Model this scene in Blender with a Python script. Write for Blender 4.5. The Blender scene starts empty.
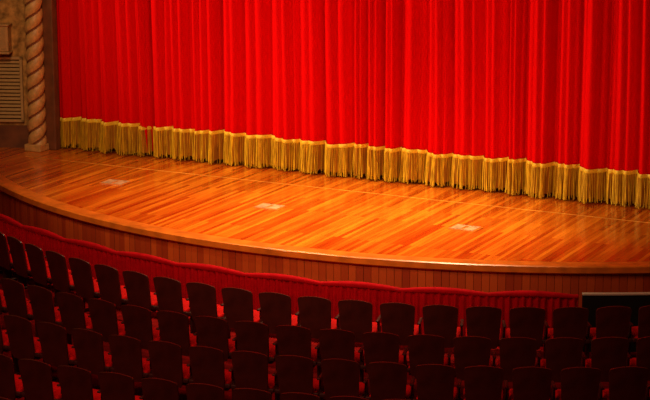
import bpy, bmesh, math, random
from mathutils import Vector, Matrix
random.seed(7)
scene = bpy.context.scene
scene.view_settings.view_transform = 'Standard'
PI = math.pi

# ---------------------------------------------------------------- materials
def new_mat(name):
    m = bpy.data.materials.new(name); m.use_nodes = True
    nt = m.node_tree; b = nt.nodes['Principled BSDF']
    return m, nt, b
def simple(name, col, rough=0.6, metal=0.0, spec=0.5, noise=0.0, nscale=20, bump=0.0, stretch=(1,1,1)):
    m, nt, b = new_mat(name)
    b.inputs['Roughness'].default_value = rough
    b.inputs['Metallic'].default_value = metal
    b.inputs['Specular IOR Level'].default_value = spec
    tc = nt.nodes.new('ShaderNodeTexCoord'); mp = nt.nodes.new('ShaderNodeMapping')
    mp.inputs['Scale'].default_value = stretch
    nt.links.new(tc.outputs['Object'], mp.inputs['Vector'])
    n = nt.nodes.new('ShaderNodeTexNoise'); n.inputs['Scale'].default_value = nscale
    n.inputs['Detail'].default_value = 5
    nt.links.new(mp.outputs['Vector'], n.inputs['Vector'])
    r = nt.nodes.new('ShaderNodeValToRGB')
    r.color_ramp.elements[0].position = 0.3; r.color_ramp.elements[1].position = 0.7
    r.color_ramp.elements[0].color = (*[c*(1-noise) for c in col], 1)
    r.color_ramp.elements[1].color = (*[min(1, c*(1+noise)) for c in col], 1)
    nt.links.new(n.outputs['Fac'], r.inputs['Fac'])
    nt.links.new(r.outputs['Color'], b.inputs['Base Color'])
    if bump > 0:
        bp = nt.nodes.new('ShaderNodeBump'); bp.inputs['Strength'].default_value = bump
        bp.inputs['Distance'].default_value = 0.02
        nt.links.new(n.outputs['Fac'], bp.inputs['Height'])
        nt.links.new(bp.outputs['Normal'], b.inputs['Normal'])
    return m

M_velvet = simple('red_velvet', (0.68, 0.0010, 0.0012), 0.8, spec=0.03, noise=0.06, nscale=3, stretch=(6, 6, 0.1))
M_fringe = simple('gold_fringe', (0.84, 0.42, 0.014), 0.45, spec=0.4, noise=0.4, nscale=30, stretch=(1, 1, 0.2))
M_fgap = simple('gold_fringe_gap_shade', (0.36, 0.13, 0.008), 0.8, spec=0.1, noise=0.4, nscale=30, stretch=(1, 1, 0.1))  # fringe gold darkened, shade between the strands put into the colour
M_braid = simple('gold_braid', (0.95, 0.53, 0.03), 0.45, spec=0.4, noise=0.25, nscale=60)
M_drape = simple('rail_drape_red', (0.42, 0.002, 0.006), 0.8, spec=0.05, noise=0.15, nscale=8)
M_stucco = simple('wall_stucco', (0.44, 0.20, 0.05), 0.9, spec=0.2, noise=0.5, nscale=9, bump=0.9)
M_jamb = simple('jamb_brown', (0.16, 0.04, 0.008), 0.7, noise=0.3, nscale=5)
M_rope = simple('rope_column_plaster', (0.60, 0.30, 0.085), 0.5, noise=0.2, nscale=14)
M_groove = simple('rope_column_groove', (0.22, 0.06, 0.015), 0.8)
M_cream = simple('cream_paint', (0.50, 0.26, 0.08), 0.6, noise=0.12, nscale=10)
M_slat = simple('louvre_slat', (0.46, 0.25, 0.08), 0.5, noise=0.1)
M_dark = simple('dark_recess', (0.03, 0.012, 0.006), 0.9)
M_carpet = simple('house_carpet', (0.20, 0.003, 0.003), 0.95, spec=0.05, noise=0.4, nscale=12)
M_shell = simple('seat_shell', (0.075, 0.012, 0.008), 0.38, spec=0.45, noise=0.3, nscale=6)
M_uph = simple('seat_upholstery', (0.62, 0.004, 0.004), 0.8, spec=0.1, noise=0.15, nscale=20)
M_iron = simple('seat_iron', (0.05, 0.008, 0.006), 0.6, spec=0.3)
M_armw = simple('seat_arm_wood', (0.06, 0.010, 0.007), 0.5, spec=0.3)
M_black = simple('black_paint', (0.008, 0.009, 0.008), 0.6, spec=0.2)
M_white = simple('pale_trim', (0.55, 0.46, 0.34), 0.5)
M_plate = simple('floor_plate_metal', (0.55, 0.30, 0.15), 0.4, metal=0.2, noise=0.4, nscale=12)
M_tape = simple('floor_seam', (0.74, 0.27, 0.025), 0.35, noise=0.4, nscale=3)
M_plaster = simple('house_plaster', (0.18, 0.08, 0.04), 0.9, noise=0.2, nscale=3)
M_nose = simple('nosing_wood', (0.62, 0.14, 0.010), 0.3, noise=0.3, nscale=4)

def wood_floor():
    m, nt, b = new_mat('stage_boards'); L = nt.links.new
    tc = nt.nodes.new('ShaderNodeTexCoord'); mp = nt.nodes.new('ShaderNodeMapping')
    mp.inputs['Rotation'].default_value = (0, 0, PI/2)
    L(tc.outputs['Object'], mp.inputs['Vector'])
    def brick(w, h, c1, c2, off):
        br = nt.nodes.new('ShaderNodeTexBrick')
        br.offset = off; br.offset_frequency = 2
        br.inputs['Scale'].default_value = 1
        br.inputs['Brick Width'].default_value = w; br.inputs['Row Height'].default_value = h
        br.inputs['Mortar Size'].default_value = 0.0015; br.inputs['Mortar Smooth'].default_value = 0.2
        br.inputs['Color1'].default_value = c1; br.inputs['Color2'].default_value = c2
        br.inputs['Mortar'].default_value = (0.16, 0.025, 0.004, 1)
        L(mp.outputs['Vector'], br.inputs['Vector']); return br
    b1 = brick(2.1, 0.066, (0.42, 0.050, 0.002, 1), (0.80, 0.19, 0.010, 1), 0.37)
    mp2 = nt.nodes.new('ShaderNodeMapping'); mp2.inputs['Scale'].default_value = (7, 0.6, 1)
    L(tc.outputs['Object'], mp2.inputs['Vector'])
    n = nt.nodes.new('ShaderNodeTexNoise'); n.inputs['Scale'].default_value = 1.2; n.inputs['Detail'].default_value = 5
    L(mp2.outputs['Vector'], n.inputs['Vector'])
    r = nt.nodes.new('ShaderNodeValToRGB')
    r.color_ramp.elements[0].position = 0.3; r.color_ramp.elements[0].color = (0.66, 0.46, 0.40, 1)
    r.color_ramp.elements[1].position = 0.7; r.color_ramp.elements[1].color = (1.18, 1.4, 1.4, 1)
    L(n.outputs['Fac'], r.inputs['Fac'])
    mx = nt.nodes.new('ShaderNodeMix'); mx.data_type = 'RGBA'; mx.blend_type = 'MULTIPLY'
    mx.inputs['Factor'].default_value = 0.85
    L(b1.outputs['Color'], mx.inputs[6]); L(r.outputs['Color'], mx.inputs[7])
    L(mx.outputs[2], b.inputs['Base Color'])
    b.inputs['Roughness'].default_value = 0.17
    b.inputs['Specular IOR Level'].default_value = 0.8
    bp = nt.nodes.new('ShaderNodeBump'); bp.inputs['Strength'].default_value = 0.10; bp.inputs['Distance'].default_value = 0.01
    L(n.outputs['Fac'], bp.inputs['Height']); L(bp.outputs['Normal'], b.inputs['Normal'])
    return m
M_floor = wood_floor()

def fascia_mat():
    m, nt, b = new_mat('fascia_boards'); L = nt.links.new
    a = nt.nodes.new('ShaderNodeAttribute'); a.attribute_name = 'shade'
    r = nt.nodes.new('ShaderNodeValToRGB')
    r.color_ramp.elements[0].color = (0.36, 0.035, 0.004, 1); r.color_ramp.elements[1].color = (0.58, 0.085, 0.009, 1)
    L(a.outputs['Fac'], r.inputs['Fac']); L(r.outputs['Color'], b.inputs['Base Color'])
    b.inputs['Roughness'].default_value = 0.45
    return m
M_fascia = fascia_mat()

# ---------------------------------------------------------------- helpers
def obj_from(name, verts, faces, mats, mi=None, smooth=False, parent=None):
    me = bpy.data.meshes.new(name); me.from_pydata(verts, [], faces)
    for m in (mats if isinstance(mats, (list, tuple)) else [mats]): me.materials.append(m)
    if mi: 
        for p, i in zip(me.polygons, mi): p.material_index = i
    if smooth:
        for p in me.polygons: p.use_smooth = True
    me.update()
    o = bpy.data.objects.new(name, me); scene.collection.objects.link(o)
    if parent: o.parent = parent
    return o
class MB:
    def __init__(s): s.v = []; s.f = []; s.m = []
    def add(s, vs, fs, m=0):
        k = len(s.v); s.v += [tuple(v) for v in vs]; s.f += [tuple(i+k for i in f) for f in fs]; s.m += [m]*len(fs)
    def box(s, c, d, m=0, rot=None):
        x, y, z = d[0]/2, d[1]/2, d[2]/2
        vs = [Vector(p) for p in [(-x,-y,-z),(x,-y,-z),(x,y,-z),(-x,y,-z),(-x,-y,z),(x,-y,z),(x,y,z),(-x,y,z)]]
        if rot is not None: vs = [rot @ v for v in vs]
        c = Vector(c); vs = [v+c for v in vs]
        s.add(vs, [(0,3,2,1),(4,5,6,7),(0,1,5,4),(1,2,6,5),(2,3,7,6),(3,0,4,7)], m)
    def rbox(s, c, d, m=0, rot=None, r=0.01, seg=2):
        bm = bmesh.new(); bmesh.ops.create_cube(bm, size=1)
        for v in bm.verts: v.co = Vector((v.co.x*d[0], v.co.y*d[1], v.co.z*d[2]))
        bmesh.ops.bevel(bm, geom=bm.edges[:], offset=r, segments=seg, affect='EDGES', profile=0.5)
        bm.verts.index_update()
        R = rot if rot is not None else Matrix.Identity(3)
        s.add([R @ v.co + Vector(c) for v in bm.verts], [[v.index for v in f.verts] for f in bm.faces], m); bm.free()
    def make(s, name, mats, smooth=False, parent=None):
        return obj_from(name, s.v, s.f, mats, s.m, smooth, parent)
def empty(name, loc=(0,0,0)):
    e = bpy.data.objects.new(name, None); e.location = loc; scene.collection.objects.link(e); return e

# ---------------------------------------------------------------- layout constants
FZ = -1.05                       # house floor
SCX, SCY, SR = -12.5, 33.05, 10.15   # stage arc
def arc(r, a, cx=SCX, cy=SCY): return (cx + r*math.sin(a), cy - r*math.cos(a))

# ---------------------------------------------------------------- stage
stage = empty('stage')
N = 120; xs = [SCX-8.9 + 17.8*i/N for i in range(N+1)]
V = []; F = []
for x in xs:
    y = SCY - math.sqrt(SR**2 - (x-SCX)**2)
    V += [(x, y, 0), (x, 31.0, 0), (x, 31.0, -0.06), (x, y, -0.06)]
for i in range(N):
    a = 4*i; b = a+4
    F += [(a, b, b+1, a+1), (a+3, a+2, b+2, b+3), (a, a+3, b+3, b)]
obj_from('stage_floor_boards', V, F, M_floor, parent=stage)
def arc_strip(name, prof, a0, a1, n, mat, parent=None, R=0, smooth=True, cx=SCX, cy=SCY):
    V = []; F = []; k = len(prof)
    for i in range(n+1):
        a = a0+(a1-a0)*i/n
        for dr, z in prof:
            x, y = arc(R+dr, a, cx, cy); V.append((x, y, z))
    for i in range(n):
        for j in range(k):
            F.append((i*k+j, i*k+(j+1) % k, (i+1)*k+(j+1) % k, (i+1)*k+j))
    F.append(tuple(range(k))[::-1]); F.append(tuple(n*k+j for j in range(k)))
    return obj_from(name, V, F, mat, smooth=False, parent=parent)
arc_strip('nosing', [(-0.18, 0.006), (0.05, 0.006), (0.075, -0.006), (0.08, -0.085), (0.05, -0.105), (-0.02, -0.105), (-0.02,-0.055), (-0.18, -0.055)], -1.02, 1.02, 160, M_nose, stage, SR)
V = []; F = []; shades = []
step = 0.11/SR; a = -1.02
while a < 1.02:
    r = SR + 0.0 + random.uniform(-0.003, 0.003); k = len(V)
    for aa, rr in ((a+0.0002, r-0.003), (a+0.0005, r), (a+step-0.0005, r), (a+step-0.0002, r-0.003)):
        x, y = arc(rr, aa); V += [(x, y, -0.09), (x, y, FZ)]
    F += [(k, k+1, k+3, k+2), (k+2, k+3, k+5, k+4), (k+4, k+5, k+7, k+6)]
    shades += [random.random()]*3
    a += step
o = obj_from('fascia', V, F, M_fascia, parent=stage)
at = o.data.attributes.new('shade', 'FLOAT', 'FACE')
for i, s in enumerate(shades): at.data[i].value = s
arc_strip('fascia_backing', [(-0.03, -0.08), (-0.015, -0.08), (-0.015, FZ), (-0.03, FZ)], -1.02, 1.02, 100, M_dark, stage, SR)
mb = MB(); mb.box((-12.5, 26.75, 0.002), (13.6, 0.024, 0.004)); mb.make('floor_seam_strip', [M_tape], parent=stage)
def pocket(x, y, rz):
    mb = MB()
    mb.rbox((0, 0, 0.004), (0.44, 0.32, 0.008), 0, r=0.003)
    mb.rbox((-0.11, 0, 0.010), (0.16, 0.24, 0.006), 1, r=0.002)
    mb.rbox((0.10, 0.0, 0.010), (0.16, 0.24, 0.006), 1, r=0.002)
    mb.box((0, -0.13, 0.012), (0.38, 0.02, 0.008), 1)
    mb.box((0, 0.13, 0.012), (0.38, 0.02, 0.008), 1)
    o = mb.make('floor_pocket_cover', [M_nose, M_plate]); o.location = (x, y, 0.0005); o.rotation_euler[2] = rz
for p in ((-16.7, 25.6, .05), (-13.6, 25.15, .0), (-10.37, 25.2, -.05)): pocket(*p)

# ---------------------------------------------------------------- main curtain
CX0, CX1, CY = -19.35, -5.6, 27.84
pl = []; x = CX0
while x < CX1:
    w = random.choice([0.28, 0.34, 0.42, 0.46, 0.52]) * random.uniform(0.9, 1.1)
    pl.append((x, w, random.uniform(0.11, 0.21), random.uniform(0, 6), random.choice([2, 2, 3, 3]), random.uniform(0.3, 0.7))); x += w
def fold(x, zf):
    for (x0, w, A, ph, k, sk) in pl:
        if x0 <= x < x0+w:
            u = (x-x0)/w
            uu = 0.5*u/sk if u < sk else 0.5+0.5*(u-sk)/(1-sk)
            base = math.sin(PI*uu)**0.75
            rip = abs(math.sin(PI*k*u + ph + 0.18*math.sin(zf*0.7+ph)))**0.9
            return -(A*base + 0.075*rip*math.sin(PI*u)**0.5) * (1.0 + 0.12*min(zf, 4))
    return 0
dx = 0.010; nx = int((CX1-CX0)/dx); zs = [0.10, 0.35, 0.6, 1.0, 1.5, 2.0, 2.6, 3.2, 4.0, 5.0, 6.0, 7.2]
V = []; F = []
for i in range(nx+1):
    x = CX0+i*dx
    for z in zs:
        V.append((x + 0.010*math.sin(z*0.9 + x*2.1), CY + fold(x, z), z))
k = len(zs)
for i in range(nx):
    for j in range(k-1):
        F.append((i*k+j, (i+1)*k+j, (i+1)*k+j+1, i*k+j+1))
curtain = empty('stage_curtain')
obj_from('velvet', V, F, M_velvet, smooth=True, parent=curtain)
def jz_(x):
    return 0.012*math.sin(x*7) + 0.012*math.sin(x*2.3)
V = []; F = []
for i in range(nx+1):
    x = CX0+i*dx; y = CY+fold(x, 0.5)-0.030; jz = jz_(x)
    V += [(x, y, 0.505+jz), (x, y-0.010, 0.53+jz), (x, y+.005, 0.565+jz)]
for i in range(nx):
    for j in range(2): F.append((i*3+j, (i+1)*3+j, (i+1)*3+j+1, i*3+j+1))
obj_from('braid', V, F, M_braid, smooth=True, parent=curtain)
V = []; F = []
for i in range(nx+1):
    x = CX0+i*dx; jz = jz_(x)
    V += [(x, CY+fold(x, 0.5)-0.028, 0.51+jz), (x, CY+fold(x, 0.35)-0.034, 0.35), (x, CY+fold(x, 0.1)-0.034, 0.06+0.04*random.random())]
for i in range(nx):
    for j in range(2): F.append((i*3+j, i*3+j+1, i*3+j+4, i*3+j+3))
obj_from('fringe_gap_sheet', V, F, M_fgap, smooth=True, parent=curtain)  # sheet added behind the strands to colour the gaps dark
V = []; F = []
x = CX0+0.01
while x < CX1-0.01:
    jz = jz_(x)
    y = CY+fold(x, 0.4)-0.042
    rr = random.uniform(0.004, 0.008); zb = random.uniform(0.010, 0.06)
    tx = random.gauss(0, 0.018); ty = random.uniform(-0.03, 0.0)
    kk = len(V)
    for t, z in ((0, 0.51+jz), (0.5, 0.27), (1, zb)):
        cx = x+tx*t + 0.006*math.sin(x*3+t*3); cy = y+ty*t
        r = rr*(0.7 + 0.5*t)
        for q in range(3):
            V.append((cx+r*math.sin(q*2*PI/3+.5), cy - r*math.cos(q*2*PI/3+.5), z))
    for l in range(2):
        for q in range(3):
            F.append((kk+l*3+q, kk+l*3+(q+1) % 3, kk+(l+1)*3+(q+1) % 3, kk+(l+1)*3+q))
    F.append((kk+6, kk+8, kk+7))
    x += random.choice([random.uniform(0.006, 0.014), random.uniform(0.006, 0.014), random.uniform(0.014, 0.026)])
obj_from('fringe', V, F, M_fringe, parent=curtain)

# ---------------------------------------------------------------- proscenium
def rope_column(x, y, hand=1):
    mb = MB(); n = 64; H = 7.0; r0 = 0.165; nz = 520; z0 = 0.10
    V = []; F = []; mi = []
    P = 0.50
    for j in range(nz+1):
        z = z0 + (H-z0)*j/nz
        for i in range(n):
            t = 2*PI*i/n
            ph = 2*(t*hand) - z*2*PI/P*2
            r = r0*(0.74 + 0.26*abs(math.sin(ph/2))**0.7)
            V.append((r*math.cos(t), r*math.sin(t), z))
    for j in range(nz):
        for i in range(n):
            F.append((j*n+i, j*n+(i+1) % n, (j+1)*n+(i+1) % n, (j+1)*n+i))
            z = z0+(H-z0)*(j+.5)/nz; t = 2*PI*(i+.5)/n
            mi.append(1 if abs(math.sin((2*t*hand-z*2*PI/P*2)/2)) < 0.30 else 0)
    mb.v = V; mb.f = F; mb.m = mi
    mb.rbox((0, 0, 0.06), (0.34, 0.34, 0.12), 0, r=0.015)
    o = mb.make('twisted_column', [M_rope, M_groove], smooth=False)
    o.location = (x, y, 0.0)
rope_column(-19.44, 27.32); rope_column(-5.56, 27.32, -1)
def wall_slab(name, p0, p1, z0, z1, th, mat):
    p0 = Vector((*p0, 0)); p1 = Vector((*p1, 0)); d = (p1-p0); L = d.length; d.normalize(); n = Vector((-d.y, d.x, 0))
    if n.y < 0: n = -n
    V = []
    for z in (z0, z1):
        for p in (p0, p1, p1+n*th, p0+n*th): V.append((p.x, p.y, z))
    return obj_from(name, V, [(0,1,2,3),(4,5,6,7),(0,1,5,4),(1,2,6,5),(2,3,7,6),(3,0,4,7)], mat)
wall_slab('wall_left', (-19.55, 27.52), (-23.2, 26.04), FZ, 9.0, 0.3, M_stucco)
wall_slab('wall_right', (-5.45, 27.52), (-1.8, 26.04), FZ, 9.0, 0.3, M_stucco)
wall_slab('trim_1', (-19.58, 27.455), (-20.35, 27.143), 0.0, 0.40, 0.05, M_jamb)
mb = MB(); mb.rbox((-19.23, 27.50, 3.5), (0.22, 0.16, 7.0), 0, r=0.02); mb.make('trim_2', [M_jamb])
mb = MB(); mb.rbox((-5.77, 27.50, 3.5), (0.22, 0.16, 7.0), 0, r=0.02); mb.make('trim_3', [M_jamb])
wall_slab('wall_proscenium_header', (-19.6, 27.5), (-5.4, 27.5), 7.0, 9.0, 0.25, M_stucco)
wall_slab('wall_back', (-23, 31.0), (-2, 31.0), FZ, 9.0, 0.2, M_plaster)
mb = MB(); mb.box((-11, 13, FZ-0.05), (28, 38, 0.1)); mb.make('floor', [M_carpet])

wd = Vector((-0.9267, -0.3757, 0)); wn = Vector((0.3757, -0.9267, 0))
Rw = Matrix((( -wd.x, -wn.x, 0), (-wd.y, -wn.y, 0), (0, 0, 1)))
def on_wall(s, z, off=0.0):
    p = Vector((-19.55, 27.52, 0)) + wd*s + wn*off; return Vector((p.x, p.y, z))
mb = MB(); W, Hh = 0.62, 1.12
mb.box((0, -0.005, 0), (W, 0.02, Hh), 1)
for sx in (-1, 1): mb.rbox((sx*W/2, -0.03, 0), (0.05, 0.06, Hh+0.05), 0, r=0.008)
for sz in (-1, 1): mb.rbox((0, -0.03, sz*Hh/2), (W+0.05, 0.06, 0.05), 0, r=0.008)
for i in range(16):
    z = -Hh/2+0.07+i*(Hh-0.14)/15
    mb.rbox((0, -0.03, z), (W-0.06, 0.055, 0.012), 2, rot=Matrix.Rotation(math.radians(48), 3, 'X'), r=0.003, seg=1)
o = mb.make('louvre_vent', [M_cream, M_dark, M_slat]); o.matrix_world = Matrix.Translation(on_wall(0.58, 1.05, 0.01)) @ Rw.to_4x4()
mb = MB()
mb.rbox((0, -0.13, 0), (0.5, 0.26, 0.46), 0, r=0.02)
mb.rbox((0, -0.262, 0), (0.40, 0.012, 0.36), 2, r=0.004)
mb.rbox((0, -0.14, -0.25), (0.54, 0.29, 0.04), 0, r=0.01)
mb.rbox((0, -0.14, 0.24), (0.54, 0.29, 0.03), 0, r=0.01)
o = mb.make('wall_speaker_box', [M_cream, M_dark, M_slat]); o.matrix_world = Matrix.Translation(on_wall(0.68, 1.98, 0.0)) @ Rw.to_4x4()

# ---------------------------------------------------------------- orchestra rail with red drape
RR = SR+0.51
rail = empty('orchestra_rail_drape')
V = []; F = []; n = 2600; a0, a1 = -0.85, 0.437
zl = [(-0.0, 0.8), (-0.10, 1.3), (-0.3, 1.7), (-0.78, 2.0)]
for i in range(n+1):
    a = a0+(a1-a0)*i/n; s = a*RR
    sc = abs(math.sin(s*PI/1.15))
    ztop = -0.262 - 0.03*(1-sc)
    w = math.sin(s*2*PI/0.10 + 1.4*math.sin(s*3.1)) + 0.5*math.sin(s*2*PI/0.23+1)
    for dz, am in zl:
        x, y = arc(RR + 0.013*w*am + 0.012, a); V.append((x, y, ztop+dz if dz > -0.7 else FZ+0.02))
for i in range(n):
    for j in range(3): F.append((i*4+j, i*4+j+1, (i+1)*4+j+1, (i+1)*4+j))
obj_from('drape', V, F, M_drape, smooth=True, parent=rail)
V = []; F = []; n = 700
for i in range(n+1):
    a = a0+(a1-a0)*i/n; s = a*RR
    sc = abs(math.sin(s*PI/1.15))
    zc = -0.265 - 0.03*(1-sc); rad = 0.030+0.016*sc
    for q in range(8):
        x, y = arc(RR+rad*math.cos(q*PI/4)*1.1, a); V.append((x, y, zc+rad*math.sin(q*PI/4)))
for i in range(n):
    for q in range(8): F.append((i*8+q, i*8+(q+1) % 8, (i+1)*8+(q+1) % 8, (i+1)*8+q))
obj_from('padded_rail', V, F, M_drape, smooth=True, parent=rail)
rail2 = empty('orchestra_pit_wall')
arc_strip('panel', [(0.0, -0.27), (0.05, -0.27), (0.05, FZ), (0.0, FZ)], 0.442, 0.80, 60, M_black, rail2, RR)
arc_strip('cap', [(-0.02, -0.240), (0.06, -0.240), (0.06, -0.258), (-0.02, -0.258)], 0.442, 0.80, 60, M_white, rail2, RR)

# ---------------------------------------------------------------- seats
def seat_mesh(both=False):
    mb = MB()
    T0, T1 = 0.30, 0.90
    def surf(s, t, off, shrink=0.0):
        z = T0 + (T1-T0)*t
        hw = (0.195 + 0.040*t) - shrink
        rc = 0.06
        d = (T1 - z)
        if d < rc: hw -= rc*(1-math.sqrt(max(0, 1-((rc-d)/rc)**2)))*0.9
        if z - T0 < 0.05: hw -= 0.03*(1-math.sqrt(max(0, 1-((0.05-(z-T0))/0.05)**2)))
        x = s*hw
        y = 0.11*(1-t) + 0.315*x*x + off
        z2 = z - 0.022*(s*s)*(t**3)
        return (x, y, z2)
    def panel(off_b, off_f, mat, shrink, t0, t1, bulge):
        ns, nt_ = 12, 14
        ts = [t0+(t1-t0)*(1-(1-j/nt_)**1.5) for j in range(nt_+1)]
        vs = []; 
        for side in (0, 1):
            for t in ts:
                for i in range(ns+1):
                    s = -1+2*i/ns
                    u = (t-t0)/(t1-t0)
                    bb = bulge*(max(0, 1-s**6))*(max(0, 1-(2*u-1)**6))
                    vs.append(surf(s, t, off_f+bb if side else off_b, shrink))
        W = ns+1; K = W*(nt_+1); fs = []
        for j in range(nt_):
            for i in range(ns):
                a = j*W+i
                fs.append((a, a+1, a+W+1, a+W)); fs.append((K+a, K+a+W, K+a+W+1, K+a+1))
            a = j*W; fs.append((a, a+W, K+a+W, K+a)); a = j*W+ns; fs.append((a, K+a, K+a+W, a+W))
        for i in range(ns):
            fs.append((i, K+i, K+i+1, i+1)); a = nt_*W+i; fs.append((a, a+1, K+a+1, K+a))
        mb.add(vs, fs, mat)
    panel(0.0, 0.022, 0, 0.0, 0.0, 1.0, 0)
    panel(0.022, 0.045, 1, 0.016, 0.12, 0.96, 0.025)
    mb.rbox((0, 0.35, 0.41), (0.47, 0.42, 0.09), 1, rot=Matrix.Rotation(math.radians(4), 3, 'X'), r=0.035, seg=3)
    mb.rbox((0, 0.35, 0.352), (0.45, 0.40, 0.03), 0, rot=Matrix.Rotation(math.radians(4), 3, 'X'), r=0.01)
    for sx in ([-1, 1] if both else [-1]):
        X = sx*0.28
        mb.rbox((X, 0.27, 0.25), (0.03, 0.14, 0.46), 2, r=0.008)
        mb.rbox((X, 0.27, 0.02), (0.05, 0.30, 0.04), 2, r=0.01)
        mb.rbox((X, 0.24, 0.53), (0.026, 0.12, 0.12), 2, rot=Matrix.Rotation(math.radians(-6), 3, 'X'), r=0.01)
        mb.rbox((X, 0.26, 0.60), (0.045, 0.30, 0.026), 3, r=0.012, seg=3)
    for sx in (-1, 1):
        mb.rbox((sx*0.235, 0.13, 0.40), (0.07, 0.04, 0.05), 2, r=0.008)
        mb.rbox((sx*0.245, 0.28, 0.38), (0.05, 0.05, 0.05), 2, r=0.008)
        mb.rbox((sx*0.262, 0.20, 0.40), (0.02, 0.18, 0.04), 2, r=0.006)
    me = bpy.data.meshes.new('theater_seat'); me.from_pydata(mb.v, [], mb.f)
    for m in (M_shell, M_uph, M_iron, M_armw): me.materials.append(m)
    for p, i in zip(me.polygons, mb.m): p.material_index = i; p.use_smooth = True
    bm = bmesh.new(); bm.from_mesh(me); bmesh.ops.recalc_face_normals(bm, faces=bm.faces[:])
    for e in bm.edges:
        if len(e.link_faces) == 2 and e.calc_face_angle(0) > 0.9: e.smooth = False
    bm.to_mesh(me); bm.free(); me.update()
    return me
SM = seat_mesh(False); SMB = seat_mesh(True)
QX, QY = -12.15, 30.5
rows = [(9.25, 0.075), (10.60, 0.154), (11.78, 0.189), (13.09, 0.096), (14.37, 0.12)]
for R, ph in rows:
    st = 0.56/R; k0 = int(math.ceil((-0.66-ph)/st)); k1 = int(math.floor((0.66-ph)/st))
    ks = [k for k in range(k0, k1+1) if -18.0 < QX+R*math.sin(ph+k*st) < -4.6]
    for k in ks:
        a = ph+k*st; x, y = arc(R, a, QX, QY)
        o = bpy.data.objects.new('theater_seat', SMB if k == ks[-1] else SM)
        o.location = (x, y, FZ+0.001); o.rotation_euler[2] = a
        scene.collection.objects.link(o)

# ---------------------------------------------------------------- lights
def spot(name, loc, tgt, power, size, blend, col, rad=0.4):
    l = bpy.data.lights.new(name, 'SPOT'); l.energy = power; l.spot_size = math.radians(size)
    l.spot_blend = blend; l.color = col; l.shadow_soft_size = rad
    o = bpy.data.objects.new(name, l); o.location = loc
    o.rotation_euler = (Vector(tgt)-Vector(loc)).to_track_quat('-Z', 'Y').to_euler()
    scene.collection.objects.link(o)
spot('stage_and_fill_spot', (-23, 19.5, 8.0), (-12.6, 27.6, 2.2), 6300, 52, 0.9, (1, 0.80, 0.45), 0.12)
spot('stage_and_fill_spot', (-8, 10, 9), (-12.8, 27.5, 1.7), 4300, 40, 0.95, (1, 0.80, 0.45), 0.12)
spot('stage_and_fill_spot', (-15.5, 20.5, 7.5), (-19.9, 27.2, 1.3), 700, 34, 0.7, (1, 0.74, 0.4), 0.15)  # wall wash, fill lamp added to brighten the left wall and column
spot('floor_fill_spot', (-15.2, 25.3, 8), (-14.6, 25.0, 0), 1700, 62, 0.95, (1, 0.74, 0.40))  # overhead fill added to light the boards
spot('floor_fill_spot', (-11.2, 25.2, 8), (-11.6, 24.6, 0), 5200, 54, 0.95, (1, 0.76, 0.42))  # overhead fill added, concentrated to stand in for the shine on the boards
l = bpy.data.lights.new('seat_fill_light', 'AREA'); l.energy = 560; l.size = 5; l.color = (1, 0.5, 0.3)  # soft fill added over the house to lift the seats
o = bpy.data.objects.new('seat_fill_light', l); o.location = (-11, 13, 9); o.rotation_euler[0] = math.radians(18); scene.collection.objects.link(o)
w = bpy.data.worlds.new('world'); scene.world = w; w.use_nodes = True
w.node_tree.nodes['Background'].inputs[0].default_value = (0.35, 0.10, 0.05, 1)
w.node_tree.nodes['Background'].inputs[1].default_value = 0.05

# ---------------------------------------------------------------- camera
c = bpy.data.cameras.new('camera'); c.lens = 1904/650*36; c.sensor_width = 36; c.clip_end = 200
co = bpy.data.objects.new('camera', c); co.location = (0, 0, 6.5)
co.rotation_euler = (math.radians(90-12.6), 0, math.radians(26.7))
scene.collection.objects.link(co); scene.camera = co
